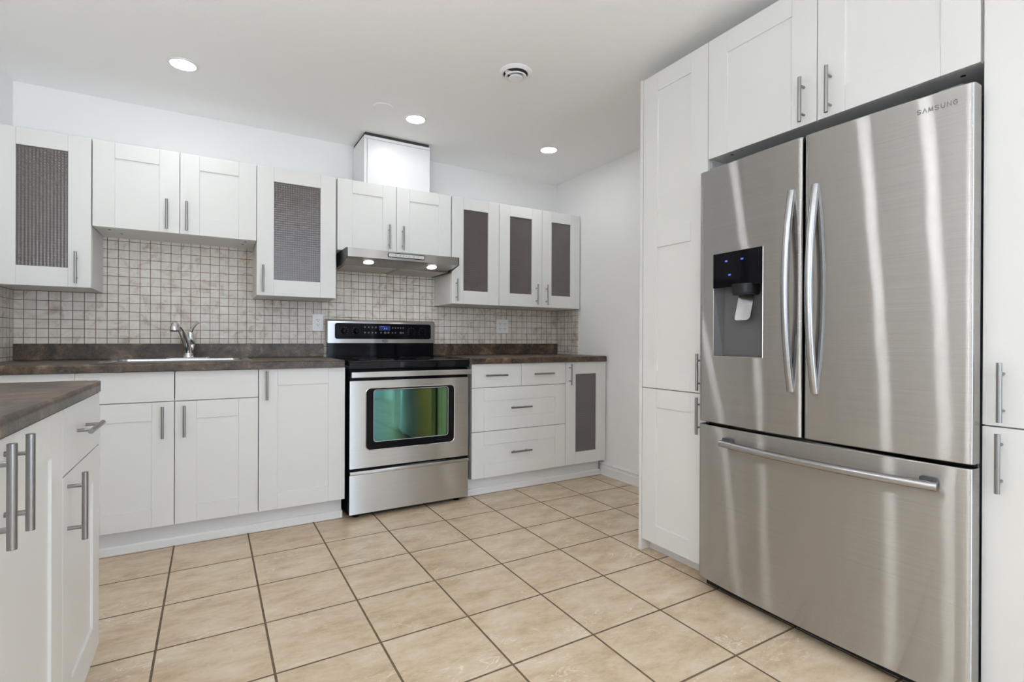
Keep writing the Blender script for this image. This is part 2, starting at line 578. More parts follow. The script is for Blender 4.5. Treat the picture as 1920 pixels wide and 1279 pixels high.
t = thing('added_uplight', 'white fill lamp on a short stand, added unseen beside the viewer', 'added fill light', (-0.55, -0.42, 0))  # unseen lamp added to brighten the ceiling
b = B(); lathe(b, [(0, 0), (0.14, 0), (0.14, 0.012), (0.12, 0.022), (0.02, 0.03), (0, 0.03)])
obj('base', b, M['white'], t)
b = B(); tube(b, [(0, 0, 0.028), (0, 0, 0.80)], 0.013, 16)
obj('pole', b, M['white'], t)
TILT, LEAN = -math.radians(4), -math.radians(20)
b = B(); lathe(b, [(0, -0.01), (0.03, 0.0), (0.11, 0.04), (0.165, 0.10), (0.160, 0.10), (0.105, 0.046), (0, 0.012)], seg=40)
o = obj('bowl', b, M['white'], t)
o.location, o.rotation_euler = (0, 0, 0.80), (TILT, LEAN, 0)
b = B(); lathe(b, [(0, 0.076), (0.125, 0.075), (0.127, 0.071)], seg=40)
o = obj('lamp_lens', b, M['added_uplight'], t)
o.location, o.rotation_euler = (0, 0, 0.80), (TILT, LEAN, 0)

v = thing('ceiling_air_vent', 'round white ceiling air vent with nested rings, in front of the recessed lights', 'vent', (1.338, 2.243, ZC))
b = B(); lathe(b, [(0.0625, 0.0), (0.084, 0.0), (0.084, -0.003), (0.068, -0.012), (0.0625, -0.011)], (0, 0, 0), seg=48)
obj('outer_ring', b, M['white'], v)
b = B(); lathe(b, [(0.0, -0.0015), (0.062, -0.001), (0.062, 0.0)], (0, 0, 0), seg=48)
obj('throat', b, M['shadowgap'], v)
b = B(); lathe(b, [(0.041, -0.014), (0.056, -0.022), (0.056, -0.025), (0.050, -0.027), (0.041, -0.019), (0.041, -0.014)], (0, 0, 0), seg=48)
obj('middle_ring', b, M['white'], v)
b = B(); lathe(b, [(0, -0.016), (0.026, -0.018), (0.036, -0.029), (0.034, -0.032), (0, -0.034)], (0, 0, 0), seg=48)
obj('centre_disc', b, M['white'], v)
b = B(); box(b, -0.060, 0.060, -0.0025, 0.0025, -0.020, -0.002)
obj('crossbar', b, M['white'], v)

cp = B(); lathe(cp, [(0.0, -0.006), (0.050, -0.005), (0.056, -0.003), (0.057, 0.0)], (0, 0, 0), seg=40)
o = tag(obj('ceiling_cover_plate', cp, M['ceiling']), 'flat round blank cover plate painted like the ceiling, left of the middle light', 'cover plate')
o.location = (0.871, 2.976, ZC)


# ------------------------------------------------------------------ cabinets
def handle_bm(bm, kind, x, z, L=0.155, r=0.0062, out=0.031):
    if kind == 'v':
        tube(bm, [(x, -out, z - L / 2), (x, -out, z + L / 2)], r, 14)
        for s in (-1, 1):
            tube(bm, [(x, 0.0, z + s * L * 0.31), (x, -out, z + s * L * 0.31)], 0.0042, 10)
    else:
        tube(bm, [(x - L / 2, -out, z), (x + L / 2, -out, z)], r, 14)
        for s in (-1, 1):
            tube(bm, [(x + s * L * 0.31, 0.0, z), (x + s * L * 0.31, -out, z)], 0.0042, 10)


def cabinet(label, loc, rz, W_, H, D, fronts, name='wall_cabinet', cat='cabinet', group=None, holes=(), carc=None):
    """local frame: x to the right, y into the wall, z up from the cabinet's underside; fronts lie in y 0..0.019"""
    t = thing(name, label, cat, loc, rz, group)
    b = B(); box(b, 0, W_, 0.021, D, 0, carc or H, 0.0008, 1)
    obj('carcass', b, M['cab'], t)
    for f in fronts:
        kind, style, x0, x1, z0, z1 = f[:6]
        hd = f[6] if len(f) > 6 else None
        s, rt, rb = 0.091, f[7] if len(f) > 7 else 0.088, f[8] if len(f) > 8 else 0.092
        b = B()
        if style == 'flat':
            box(b, x0, x1, 0, 0.019, z0, z1, 0.0012)
        else:
            rails = [(z0, z0 + rb), (z1 - rt, z1)]
            mid = f[9] if len(f) > 9 else None
            if mid:
                rails.append(mid)
            for a, c in ((x0, x0 + s), (x1 - s, x1)):
                box(b, a, c, 0, 0.019, z0, z1, 0.0012)
            for a, c in rails:
                box(b, x0 + s + 0.0002, x1 - s - 0.0002, 0, 0.019, a, c, 0.0012)
            if style == 'shaker':
                box(b, x0 + s - 0.004, x1 - s + 0.004, 0.006, 0.014, z0 + rb - 0.004, z1 - rt + 0.004)
        d = obj(kind, b, M['cab'], t)
        if style == 'glass':
            g = B(); box(g, x0 + s - 0.004, x1 - s + 0.004, 0.0105, 0.0145, z0 + rb - 0.004, z1 - rt + 0.004)
            go = obj('glass_pane', g, M['glass'], d)
            go['label'] = 'dark textured glass pane'
        if hd:
            h = B(); handle_bm(h, *hd)
            obj('handle', h, M['handle'], d)['label'] = 'brushed metal bar handle'
    for hx, hy in holes:
        h = B(); lathe(h, [(0, -0.0012), (0.006, -0.001), (0.007, 0.0)], (hx, hy, 0), seg=16)
        obj('screw_cap', h, M['slot'], t)
    return t


UPY, UD = 3.351, YB - 0.002 - 3.351
ZT, ZB_, ZM_, ZH_ = 2.062, 1.296, 1.615, 1.606


def upper(label, x0, x1, zb, doors, holes=()):
    fr = []
    for style, a, c, hx in doors:
        hd = ('v', hx - x0, (1.394 if zb == ZB_ else 1.712 if zb == ZM_ else 1.718) - zb, 0.160) if hx is not None else None
        fr.append(('door', style, a - x0, c - x0, 0.001, ZT - zb, hd, 0.083, 0.096))
    cabinet(label, (x0, UPY, zb), 0, x1 - x0, ZT - zb - 0.002, UD, fr, 'wall_cabinet', 'cabinet', 'white wall cabinets along the back wall', holes)


upper('white wall cabinet with dark glass door in the left corner, beside the low sink cabinet', -0.905, -0.527, ZB_, [('glass', -0.905, -0.528, -0.585)], [(0.30, 0.07)])
upper('short white wall cabinet with two plain doors, hung high above the sink', -0.523, 0.231, ZM_, [('shaker', -0.523, -0.1485, -0.206), ('shaker', -0.1455, 0.230, -0.115)],
      [(0.06, 0.07), (0.10, 0.17), (0.70, 0.07), (0.69, 0.17)])
upper('white wall cabinet with one wide dark glass door, left of the hood', 0.233, 0.6875, ZB_, [('glass', 0.233, 0.680, 0.264)])
upper('short white wall cabinet with two plain doors, directly over the range hood', 0.6905, 1.4745, ZH_, [('shaker', 0.691, 1.0715, 1.021), ('shaker', 1.0745, 1.469, 1.115)])
upper('narrow white wall cabinet with a single dark glass door, directly right of the hood', 1.4775, 1.8615, ZB_, [('glass', 1.4775, 1.861, 1.5125)])
upper('white wall cabinet with two narrow dark glass doors, at the right corner', 1.8645, 2.6225, ZB_, [('glass', 1.8645, 2.246, 2.1935), ('glass', 2.249, 2.622, 2.2855)])

# base cabinets on the back wall
LPY, LD = 3.023, YB - 0.002 - 3.023
ZK, ZO = 0.115, 0.878


def base(label, x0, x1, fronts, group='white base cabinets along the back wall', carc=None):
    fr = []
    for kind, style, a, c, z0, z1, hd in fronts:
        hd2 = (hd[0], hd[1] - x0, hd[2] - ZK) + tuple(hd[3:]) if hd else None
        fr.append((kind, style, a - x0, c - x0, z0 - ZK, z1 - ZK, hd2, 0.089, 0.089))
    return cabinet(label, (x0, LPY, ZK), 0, x1 - x0, ZO - ZK + 0.001, LD, fr, 'base_cabinet', 'cabinet', group, (), carc)


base('white corner base cabinet with plain front, behind the near worktop at the left wall', -0.905, -0.5335,
     [('drawer', 'flat', -0.905, -0.534, 0.731, 0.877, None), ('door', 'shaker', -0.905, -0.534, 0.119, 0.727, None)])
base('white sink base cabinet with two doors under two blank panels', -0.533, 0.2195,
     [('false_front', 'flat', -0.533, -0.1540, 0.731, 0.877, None), ('false_front', 'flat', -0.1500, 0.219, 0.731, 0.877, None),
      ('door', 'shaker', -0.533, -0.1540, 0.119, 0.727, ('v', -0.2005, 0.629)), ('door', 'shaker', -0.1500, 0.219, 0.119, 0.727, ('v', -0.111, 0.629))], carc=0.625)
base('white base cabinet with one tall plain door, directly left of the range', 0.2225, 0.6685,
     [('door', 'shaker', 0.2225, 0.668, 0.119, 0.877, ('v', 0.2585, 0.791))])
base('white drawer cabinet with two small and two wide drawers, right of the range', 1.4775, 2.2405,
     [('drawer', 'flat', 1.478, 1.8575, 0.722, 0.877, ('h', 1.6525, 0.802, 0.165)), ('drawer', 'flat', 1.8605, 2.2385, 0.722, 0.877, ('h', 2.0365, 0.802, 0.165)),
      ('drawer', 'shaker', 1.478, 2.2385, 0.429, 0.7185, ('h', 1.848, 0.577, 0.165)), ('drawer', 'shaker', 1.478, 2.2385, 0.119, 0.4255, ('h', 1.849, 0.275, 0.165))])
base('white base cabinet with a dark glass door, at the right end of the worktop', 2.2425, 2.6225,
     [('door', 'glass', 2.242, 2.622, 0.119, 0.877, ('v', 2.2745, 0.788))])

# plinths
for x0, x1, l in ((-0.905, 0.662, 'white toe kick with a loose skirting strip, under the sink run'), (1.455, 2.607, 'white toe kick under the drawers and glass door right of the range')):
    t = thing('toe_kick', l, 'toe kick', ((x0 + x1) / 2, 3.085, 0), 0, 'toe kicks under the back wall cabinets')
    h = (x1 - x0) / 2
    b = B(); box(b, -h, h, 0, 0.45, 0, 0.1145, 0.001)
    obj('plinth_board', b, M['plinth'], t)
    b = B(); prism(b, [(0, 0), (-0.017, 0), (-0.017, 0.034), (-0.012, 0.040), (0, 0.042)], 'x', -h, h + (0.003 if x0 < 0 else 0))
    obj('skirting_strip', b, M['trim'], t)

# cabinets on the left wall (fronts face +x)
PX = -0.28


def side(label, y0, y1, fronts, zk=0.135, zo=0.884):
    fr = []
    for kind, style, a, c, z0, z1, hd in fronts:
        hd2 = (hd[0], hd[1] - y0, hd[2] - zk) + tuple(hd[3:]) if hd else None
        fr.append((kind, style, a - y0, c - y0, z0 - zk, z1 - zk, hd2, 0.089, 0.089))
    return cabinet(label, (PX, y0, zk), PI / 2, y1 - y0, zo - zk, PX - XL - 0.010, fr, 'base_cabinet', 'cabinet', 'white base cabinets on the left wall')


side('white base cabinet with two tall doors whose handles stand side by side, nearest the viewer', 0.675, 1.4745,
     [('door', 'shaker', 0.676, 1.0545, 0.142, 0.880, ('v', 1.0125, 0.806)), ('door', 'shaker', 1.0575, 1.474, 0.142, 0.880, ('v', 1.1015, 0.806))])
side('white base cabinet with a single drawer over one door, at the near worktop\'s corner end', 1.4765, 1.906,
     [('drawer', 'flat', 1.477, 1.905, 0.731, 0.880, ('h', 1.667, 0.812, 0.16)), ('door', 'shaker', 1.477, 1.905, 0.142, 0.727, ('v', 1.519, 0.651))])
b = B(); box(b, XL + 0.01, PX - 0.07, 0.68, 1.90, 0, 0.1345, 0.001)
tag(obj('toe_kick', b, M['plinth']), 'white toe kick under the near left cabinets', 'toe kick')

# tall units on the right wall (fronts face -x)
RX, RDEP = 1.845, XR - 0.004 - 1.845


def tall(name, label, y0, y1, zb, zt, fronts, cat='cabinet', holes=()):
    fr = []
    for kind, style, a, c, z0, z1, hd, mid in fronts:
        hd2 = ('v', y0 - hd[0], hd[1] - zb, 0.16) if hd else None
        md = (mid[0] - zb, mid[1] - zb) if mid else None
        fr.append((kind, style, y0 - a, y0 - c, z0 - zb, z1 - zb, hd2, 0.088, 0.088, md))
    return cabinet(label, (RX, y0, zb), -PI / 2, y0 - y1, zt - zb, RDEP, fr, name, cat, 'tall white units around the refrigerator', holes)


ZTT = 2.325
tall('tall_cabinet', 'tall narrow white pantry cabinet left of the refrigerator', 1.853, 1.472, 0.056, ZTT - 0.002,
     [('door', 'shaker', 1.852, 1.4725, 0.809, ZTT, (1.4995, 0.902), (1.485, 1.572)), ('door', 'shaker', 1.852, 1.4725, 0.058, 0.805, (1.5015, 0.711), None)])
tall('bridge_cabinet', 'white two-door cabinet bridging the space over the refrigerator', 1.4700, 0.5605, 1.822, ZTT - 0.002,
     [('door', 'shaker', 1.469, 1.0135, 1.818, ZTT, (1.057, 1.904), None), ('door', 'shaker', 1.0105, 0.566, 1.818, ZTT, (0.965, 1.903), None)], 'cabinet', [(0.085, 0.045), (0.845, 0.065)])
tall('tall_cabinet', 'tall white cabinet right of the refrigerator, cut off by the photo edge', 0.5585, 0.10, 0.056, ZTT - 0.002,
     [('door', 'shaker', 0.558, 0.101, 0.809, ZTT, (0.5145, 0.902), (1.485, 1.572)), ('door', 'shaker', 0.558, 0.101, 0.058, 0.805, (0.5175, 0.711), None)])
b = B(); box(b, 1.843, XR - 0.004, 1.8550, 1.8735, 0.0, 2.330, 0.001)
tag(obj('end_panel', b, M['cab']), 'white floor-to-top end panel covering the far side of the pantry', 'panel')
for y0, y1, l in ((1.853, 1.472, 'recessed white toe kick under the pantry left of the refrigerator'), (0.5585, 0.10, 'recessed white toe kick under the tall cabinet right of the refrigerator')):
    b = B(); box(b, 1.90, XR - 0.02, y1, y0, 0, 0.0555)
    tag(obj('toe_kick', b, M['plinth']), l, 'toe kick')

# boxed duct above the hood cabinet
t = thing('duct_cover', 'white boxed-in duct cover standing on the cabinet over the range', 'duct cover', (0.866, 3.385, 2.0615))
b = B(); box(b, 0, 0.018, 0.004, 0.302, 0, 0.303, 0.001)
obj('side_panel', b, M['trim'], t)
b = B(); box(b, 0.437, 0.455, 0.0165, 0.302, 0, 0.303, 0.001)
obj('side_panel', b, M['trim'], t)
b = B(); box(b, 0.0195, 0.4555, 0, 0.016, 0, 0.302, 0.001)
obj('front_panel', b, M['trim'], t)
b = B(); box(b, 0.0, 0.456, -0.001, 0.302, 0.3035, 0.322, 0.001)
obj('top_panel', b, M['trim'], t)
b = B(); box(b, 0.006, 0.450, 0.006, 0.302, 0.3225, 0.3430)
obj('shadow_gap', b, M['shadowgap'], t)['label'] = 'dark gap strip under the ceiling'  # set-back filler, coloured dark for the shade in the gap


# ------------------------------------------------------------------ worktops, sink, tap
def bullnose(yf, zb, zt, yb, r=0.011, seg=5):
    pts = [(yb, zb), (yf, zb)]
    for k in range(seg + 1):
        a = PI + -(PI / 2) * k / seg
        pts.append((yf + r + r * math.cos(a), zt - r + r * math.sin(a)))
    pts.append((yb, zt))
    return pts


SX0, SX1, SY0, SY1 = -0.455, 0.185, 3.13, 3.60      # sink cut-out
ZW, ZWB = 0.920, 0.8805
t = thing('countertop', 'brown marbled laminate worktop with the sink, left of the range', 'countertop', (-0.905, 2.995, ZWB), 0, 'worktops along the back wall')
b = B()
for x0, x1, y0, y1 in ((0, 1.565, 0.0, SY0 - 2.995), (0, SX0 + 0.905, SY0 - 2.995, 0.688), (SX1 + 0.905, 1.565, SY0 - 2.995, 0.688), (SX0 + 0.905, SX1 + 0.905, SY1 - 2.995, 0.688)):
    if y0 == 0.0:
        prism(b, bullnose(0, 0, ZW - ZWB, y1), 'x', x0, x1)
    else:
        box(b, x0, x1, y0, y1, 0, ZW - ZWB)
obj('slab', b, M['counter'], t)
b = B(); box(b, 0.002, 1.572, 0.671, 0.687, ZW - ZWB, 0.1280, 0.003)
obj('upstand', b, M['counter'], t)
t = thing('countertop', 'short brown marbled laminate worktop, right of the range', 'countertop', (1.452, 2.995, ZWB), 0, 'worktops along the back wall')
b = B(); prism(b, bullnose(0, 0, ZW - ZWB, 0.688), 'x', 0, 1.155)
box(b, 1.1549, 1.178, 0.05, 0.688, 0, ZW - ZWB)
obj('slab', b, M['counter'], t)
b = B(); box(b, 0.0, 1.174, 0.671, 0.687, ZW - ZWB, 0.1280, 0.004)
obj('upstand', b, M['counter'], t)
# near worktop on the left wall, rounded outer corner
b = B()
ex, ey, rr = -0.271, 1.905, 0.045
outline = [(XL + 0.010, 0.66), (ex, 0.66)] + [(ex - rr + rr * math.cos(math.radians(a)), ey - rr + rr * math.sin(math.radians(a))) for a in range(0, 91, 10)] + [(XL + 0.010, ey)]
prism(b, outline, 'z', 0.8865, 0.9155)
top_edges = [e for e in b.edges if all(abs(v.co.z - 0.9155) < 1e-5 for v in e.verts) and not all(v.co.x < XL + 0.02 for v in e.verts)]
bmesh.ops.bevel(b, geom=top_edges, offset=0.013, segments=5, profile=0.5, affect='EDGES')
tag(obj('countertop', b, M['counter']), 'brown marbled worktop on the near left cabinets, with a rounded corner', 'countertop')

t = thing('sink', 'stainless steel drop-in kitchen sink let into the brown worktop', 'sink', ((SX0 + SX1) / 2, (SY0 + SY1) / 2, ZW))
hx, hy = (SX1 - SX0) / 2, (SY1 - SY0) / 2
b = B()
outer = rrect(-hx - 0.018, hx + 0.018, -hy - 0.015, hy + 0.015, 0.05)
mid = rrect(-hx - 0.008, hx + 0.008, -hy - 0.006, hy + 0.006, 0.045)
inn = rrect(-hx + 0.03, hx - 0.03, -hy + 0.025, hy - 0.11, 0.05)
low = rrect(-hx + 0.045, hx - 0.045, -hy + 0.04, hy - 0.125, 0.05)
rings = [[b.verts.new((x, y, z)) for x, y in poly] for poly, z in ((outer, 0.0005), (mid, 0.006), (inn, 0.004), (inn, -0.004), (low, -0.17))]
for ra, rb_ in zip(rings, rings[1:]):
    for k in range(len(ra)):
        k2 = (k + 1) % len(ra)
        b.faces.new((ra[k], ra[k2], rb_[k2], rb_[k]))
b.faces.new(rings[-1])
obj('basin', b, M['sink'], t)
b = B(); lathe(b, [(0, -0.166), (0.035, -0.167), (0.045, -0.1695)], (0, -0.04, 0))
obj('drain', b, M['chrome'], t)

t = thing('faucet', 'chrome single-lever kitchen faucet standing behind the sink', 'faucet', (-0.111, 3.555, ZW + 0.0045))
b = B(); prism(b, rrect(-0.115, 0.115, -0.028, 0.028, 0.027), 'z', 0, 0.006)
bmesh.ops.bevel(b, geom=[e for e in b.edges if all(v.co.z > 0.005 for v in e.verts)], offset=0.003, segments=2, affect='EDGES')
obj('base_plate', b, M['chrome'], t)
b = B()
lathe(b, [(0.0, 0.006), (0.031, 0.006), (0.029, 0.016), (0.025, 0.022), (0.024, 0.03)], (0, 0, 0))
tube(b, [(0.0, 0.0, 0.02), (-0.002, -0.002, 0.05), (-0.010, -0.012, 0.085), (-0.022, -0.028, 0.125), (-0.034, -0.045, 0.158), (-0.046, -0.066, 0.180), (-0.058, -0.092, 0.186)],
     [0.0235, 0.0225, 0.020, 0.0175, 0.0165, 0.0175, 0.019], 20)
obj('spout', b, M['chrome'], t)
b = B()
tube(b, [(-0.056, -0.088, 0.197), (-0.060, -0.098, 0.192), (-0.064, -0.104, 0.175), (-0.064, -0.106, 0.158)], [0.012, 0.021, 0.0245, 0.0235], 22)
h_ = obj('spray_head', b, M['chrome'], t)
b = B(); lathe(b, [(0, 0.1535), (0.018, 0.154), (0.0215, 0.158)], (-0.064, -0.106, 0))
obj('nozzle_ring', b, M['mattblack'], h_)
b = B()
tube(b, [(0.004, 0.004, 0.025), (0.014, 0.010, 0.06), (0.020, 0.012, 0.085)], [0.020, 0.019, 0.017], 18)
tube(b, [(0.018, 0.010, 0.083), (0.014, 0.006, 0.10), (0.008, 0.002, 0.130), (0.010, 0.0, 0.150), (0.013, -0.002, 0.158)], [0.017, 0.019, 0.019, 0.015, 0.009], 18)
obj('valve_body', b, M['chrome'], t)
b = B(); tube(b, [(0.011, -0.002, 0.150), (0.022, -0.008, 0.178), (0.038, -0.016, 0.200), (0.056, -0.022, 0.211), (0.072, -0.026, 0.212)], [0.0115, 0.010, 0.008, 0.0065, 0.0045], 14, (1.0, 0.8))
obj('lever', b, M['chrome'], t)


# ------------------------------------------------------------------ electrical outlets
def receptacle(bm_face, bm_slot, x, z, w=0.033, h=0.028):
    prism(bm_face, rrect(x - w / 2, x + w / 2, z - h / 2, z + h / 2, 0.011), 'y', -0.0085, -0.005)
    for dx, dh in ((-0.0065, 0.004), (0.0065, 0.0033)):
        box(bm_slot, x + dx - 0.0013, x + dx + 0.0013, -0.0092, -0.008, z + 0.003 - dh, z + 0.003 + dh)
    lathe(bm_slot, [(0, 0.0091), (0.0026, 0.0091), (0.0026, 0.008)], (x, 0, z - 0.008), 'Y', 10)


t = thing('electrical_outlet', 'white vertical electrical outlet on the tiles left of the range', 'outlet', (0.631, YB - 0.007, 1.095), 0, 'outlets on the tiled wall')
b = B(); box(b, -0.035, 0.035, -0.006, 0, 0, 0.114, 0.002)
obj('cover_plate', b, M['white'], t)
b = B(); box(b, -0.017, 0.017, -0.0085, -0.005, 0.022, 0.092, 0.001)
fo = obj('receptacle', b, M['white'], t)
b = B()
for z in (0.042, 0.074):
    for dx, dh in ((-0.0065, 0.004), (0.0065, 0.0033)):
        box(b, dx - 0.0013, dx + 0.0013, -0.0092, -0.008, z + 0.002 - dh, z + 0.002 + dh)
    lathe(b, [(0, 0.0091), (0.0026, 0.0091), (0.0026, 0.008)], (0, 0, z - 0.008), 'Y', 10)
obj('slots', b, M['slot'], fo)
t = thing('electrical_outlet', 'white square four-socket electrical outlet on the tiles right of the range', 'outlet', (2.078, YB - 0.007, 1.093), 0, 'outlets on the tiled wall')
b = B(); box(b, -0.057, 0.057, -0.006, 0, 0, 0.114, 0.002)
obj('cover_plate', b, M['white'], t)
for x in (-0.023, 0.023):
    for z in (0.037, 0.077):
        bf, bs = B(), B()
        receptacle(bf, bs, x, z)
        fo = obj('receptacle', bf, M['white'], t)
        obj('slots', bs, M['slot'], fo)

# ------------------------------------------------------------------ range hood
t = thing('range_hood', 'stainless steel under-cabinet range hood with two lit lamps, over the range', 'hood', (0.715, 3.20, 1.512))
HW = 0.750
b = B()
zt, zf = 0.0925, 0.036
# front canopy with a sloping underside
prism(b, [(0.0, zf), (0.0, 0.088), (0.02, zt), (0.486, zt), (0.486, 0.004), (0.16, 0.004)], 'x', 0.006, HW - 0.006)
obj('canopy', b, M['hood'], t)
for x0, x1 in ((0.0, 0.0058), (HW - 0.0058, HW)):
    b = B(); prism(b, [(-0.001, zf - 0.001), (-0.001, 0.089), (0.02, zt), (0.486, zt), (0.486, 0.0), (0.16, 0.0)], 'x', x0, x1)
    obj('reflection_side_cap', b, M['darkgrey'], t)  # steel end coloured dark grey for the dark reflection on it
for x0, x1 in ((0.028, 0.362), (0.388, 0.722)):
    b = B(); box(b, x0, x1, 0.172, 0.478, 0.0005, 0.0038, 0.0015)
    obj('grease_filter', b, M['filter'], t)
sl = (0.004 - zf) / 0.16
for x in (0.155, 0.585):
    y = 0.085
    b = B()
    lathe(b, [(0, 0.0), (0.027, -0.001), (0.031, 0.001), (0.031, 0.006)], (0, 0, 0), seg=28)
    o = obj('hood_lamp', b, M['hoodlamp'], t)
    o.location = (x, y, zf + sl * y - 0.0015)
    o.rotation_euler = (math.atan(sl), 0, 0)
b = B(); prism(b, rrect(0.255, 0.500, 0.0505, 0.0795, 0.008), 'y', -0.0035, 0.002)
pn = obj('control_panel', b, M['mattblack'], t)
b = B(); prism(b, rrect(0.259, 0.496, 0.0545, 0.0755, 0.006), 'y', -0.0050, -0.0030)
obj('button_strip', b, M['lightgrey'], pn)
for x in (0.305, 0.335, 0.355, 0.375, 0.395, 0.425, 0.455):
    b = B(); lathe(b, [(0, 0.0062), (0.004, 0.0062), (0.0045, 0.0045)], (x, 0, 0.065), 'Y', 12)
    obj('button', b, M['mark'], pn)

# ------------------------------------------------------------------ range
t = thing('range', 'freestanding electric range in stainless steel and black glass, between the white base cabinets', 'stove', (0.686, 2.985, 0))
RW = 0.752
b = B()
box(b, 0.0, RW, 0.035, 0.655, 0.022, 0.862, 0.002)
box(b, 0.004, RW - 0.004, 0.012, 0.035, 0.255, 0.86, 0.001)
obj('body', b, M['black'], t)
b = B(); prism(b, [(0.004, 0.864), (0.0, 0.872), (0.0, 0.902), (0.006, 0.911), (0.02, 0.915), (0.62, 0.915), (0.62, 0.864)], 'x', -0.002, RW + 0.002)
ck = obj('cooktop', b, M['blackglass'], t)
for x, y, r in ((0.20, 0.17, 0.105), (0.55, 0.17, 0.085), (0.20, 0.45, 0.08), (0.55, 0.45, 0.105)):
    b = B(); lathe(b, [(r - 0.004, 0.9152), (r - 0.002, 0.9156), (r, 0.9152)], (x, y, 0), seg=48)
    obj('burner_ring', b, M['darkgrey'], ck)
# backguard
b = B(); prism(b, [(0.622, 0.9155), (0.622, 1.018), (0.69, 1.018), (0.69, 0.9155)], 'x', 0.0, RW + 0.004)
obj('riser', b, M['black'], t)
b = B(); prism(b, [(0.612, 1.013), (0.612, 1.150), (0.616, 1.163), (0.628, 1.172), (0.650, 1.176), (0.695, 1.176), (0.695, 1.0185), (0.62, 1.0185), (0.62, 1.013)], 'x', -0.006, RW + 0.010)
bg = obj('backguard', b, M['steel'], t)
GX = -0.686
cpn = [(x, z) for x, z in rrect(0.722 + GX + 0.004, 1.412 + GX + 0.004, 1.042, 1.150, 0.016)]
b = B(); prism(b, cpn, 'y', 0.609, 0.6125)
obj('control_panel', b, M['black'], bg)
for x in (0.786, 0.868, 1.264, 1.350):
    b = B(); lathe(b, [(0.0, 0.024), (0.013, 0.024), (0.0155, 0.021), (0.0165, 0.005), (0.021, 0.003), (0.021, 0.0)], (x + GX, 0.609, 1.096), 'Y', 24)
    box(b, x + GX - 0.0035, x + GX + 0.0035, 0.580, 0.586, 1.081, 1.111, 0.001)
    obj('knob', b, M['black'], bg)
    for k in range(9):
        a = math.radians(-130 + 260 * k / 8)
        b = B(); lathe(b, [(0, 0.0008), (0.0013, 0.0008), (0.0013, 0.0)], (x + GX + 0.027 * math.sin(a), 0.609, 1.096 + 0.027 * math.cos(a)), 'Y', 8)
        obj('dial_mark', b, M['mark'], bg)
for x, z, r in [(x, z, 0.0065) for x in (0.928, 0.954, 0.980, 1.004) for z in (1.124, 1.086)] + [(x, 1.122, 0.006) for x in (1.126, 1.146, 1.165, 1.184, 1.203)] + [(1.124, 1.086, 0.006), (1.146, 1.086, 0.006), (1.042, 1.086, 0.006), (1.072, 1.086, 0.009), (1.095, 1.087, 0.008), (1.186, 1.086, 0.009), (1.203, 1.086, 0.006)]:
    b = B(); lathe(b, [(0, 0.0012), (r * 0.8, 0.0012), (r, 0.0)], (x + GX, 0.609, z), 'Y', 16)
    obj('button', b, M['cavity'], bg)
b = B(); prism(b, rrect(1.027 + GX, 1.108 + GX, 1.102, 1.136, 0.004), 'y', 0.6075, 0.609)
dsp = obj('display', b, M['bluedim'], bg)
b = B()
for x0, z0, w, h in ((1.061, 1.111, 0.008, 0.005), (1.063, 1.117, 0.008, 0.005), (1.077, 1.111, 0.007, 0.004), (1.075, 1.117, 0.010, 0.004), (1.034, 1.128, 0.030, 0.0025)):
    box(b, x0 + GX, x0 + w + GX, 0.6068, 0.6076, z0, z0 + h)
obj('lit_segments', b, M['blue'], bg)
# oval maker's emblem
b = B()
tube(b, [(1.074 + GX + 0.022 * math.cos(a), 0.6112, 1.0275 + 0.0072 * math.sin(a)) for a in (math.radians(20 + 340 * k / 30) for k in range(31))], [0.0008 + 0.0012 * abs(math.sin(PI * k / 30)) for k in range(31)], 8)
tube(b, [(1.062 + GX + 0.0013 * k, 0.6112, 1.0275 + 0.0022 * math.sin(k * 0.9)) for k in range(19)], 0.0011, 6)
obj('emblem', b, M['darkgrey'], bg)
# oven door
b = B()
wi = rrect(0.779 + GX, 1.336 + GX, 0.393, 0.753, 0.028)
dx0, dx1, dz0, dz1, yf = 0.0, RW - 0.004, 0.293, 0.798, 0.0
fo_ = rrect(dx0, dx1, dz0, dz1, 0.003)
n = len(wi)
def ring_of(poly, y): return [b.verts.new((p[0], y, p[1])) for p in poly]
R0, R1, R2, R3 = ring_of(fo_, 0.011), ring_of(fo_, yf), ring_of(wi, yf), ring_of(wi, yf + 0.006)
for ra, rb_ in ((R0, R1), (R1, R2), (R2, R3)):
    for k in range(n):
        b.faces.new((ra[k], ra[(k + 1) % n], rb_[(k + 1) % n], rb_[k]))
dor = obj('oven_door', b, M['steel'], t, smooth=False)
b = B(); prism(b, rrect(0.781 + GX, 1.334 + GX, 0.395, 0.751, 0.027), 'y', 0.004, 0.009)
obj('oven_window', b, M['ovenblack'], dor)
b = B(); prism(b, rrect(0.826 + GX, 1.286 + GX, 0.440, 0.738, 0.014), 'y', 0.0032, 0.0042)
obj('viewing_pane', b, M['oven'], dor)
b = B()
loop = rrect(0.778 + GX, 1.337 + GX, 0.392, 0.754, 0.029)
tube(b, [(x, -0.0005, z) for x, z in loop + loop[:1]], 0.0032, 8)
obj('window_trim', b, M['chrome'], dor)
b = B(); loop = rrect(1.285 + GX - 0.46, 1.295 + GX, 0.438, 0.742, 0.016)
tube(b, [(x, 0.0036, z) for x, z in loop + loop[:1]], 0.0016, 6)
obj('pane_trim', b, M['lightgrey'], dor)
b = B()
box(b, 0.0, RW - 0.002, -0.046, -0.026, 0.8195, 0.851, 0.004, 3)
for x in (0.03, RW - 0.05):
    box(b, x, x + 0.022, -0.028, 0.011, 0.824, 0.846, 0.002)
obj('door_handle', b, M['steel'], dor)
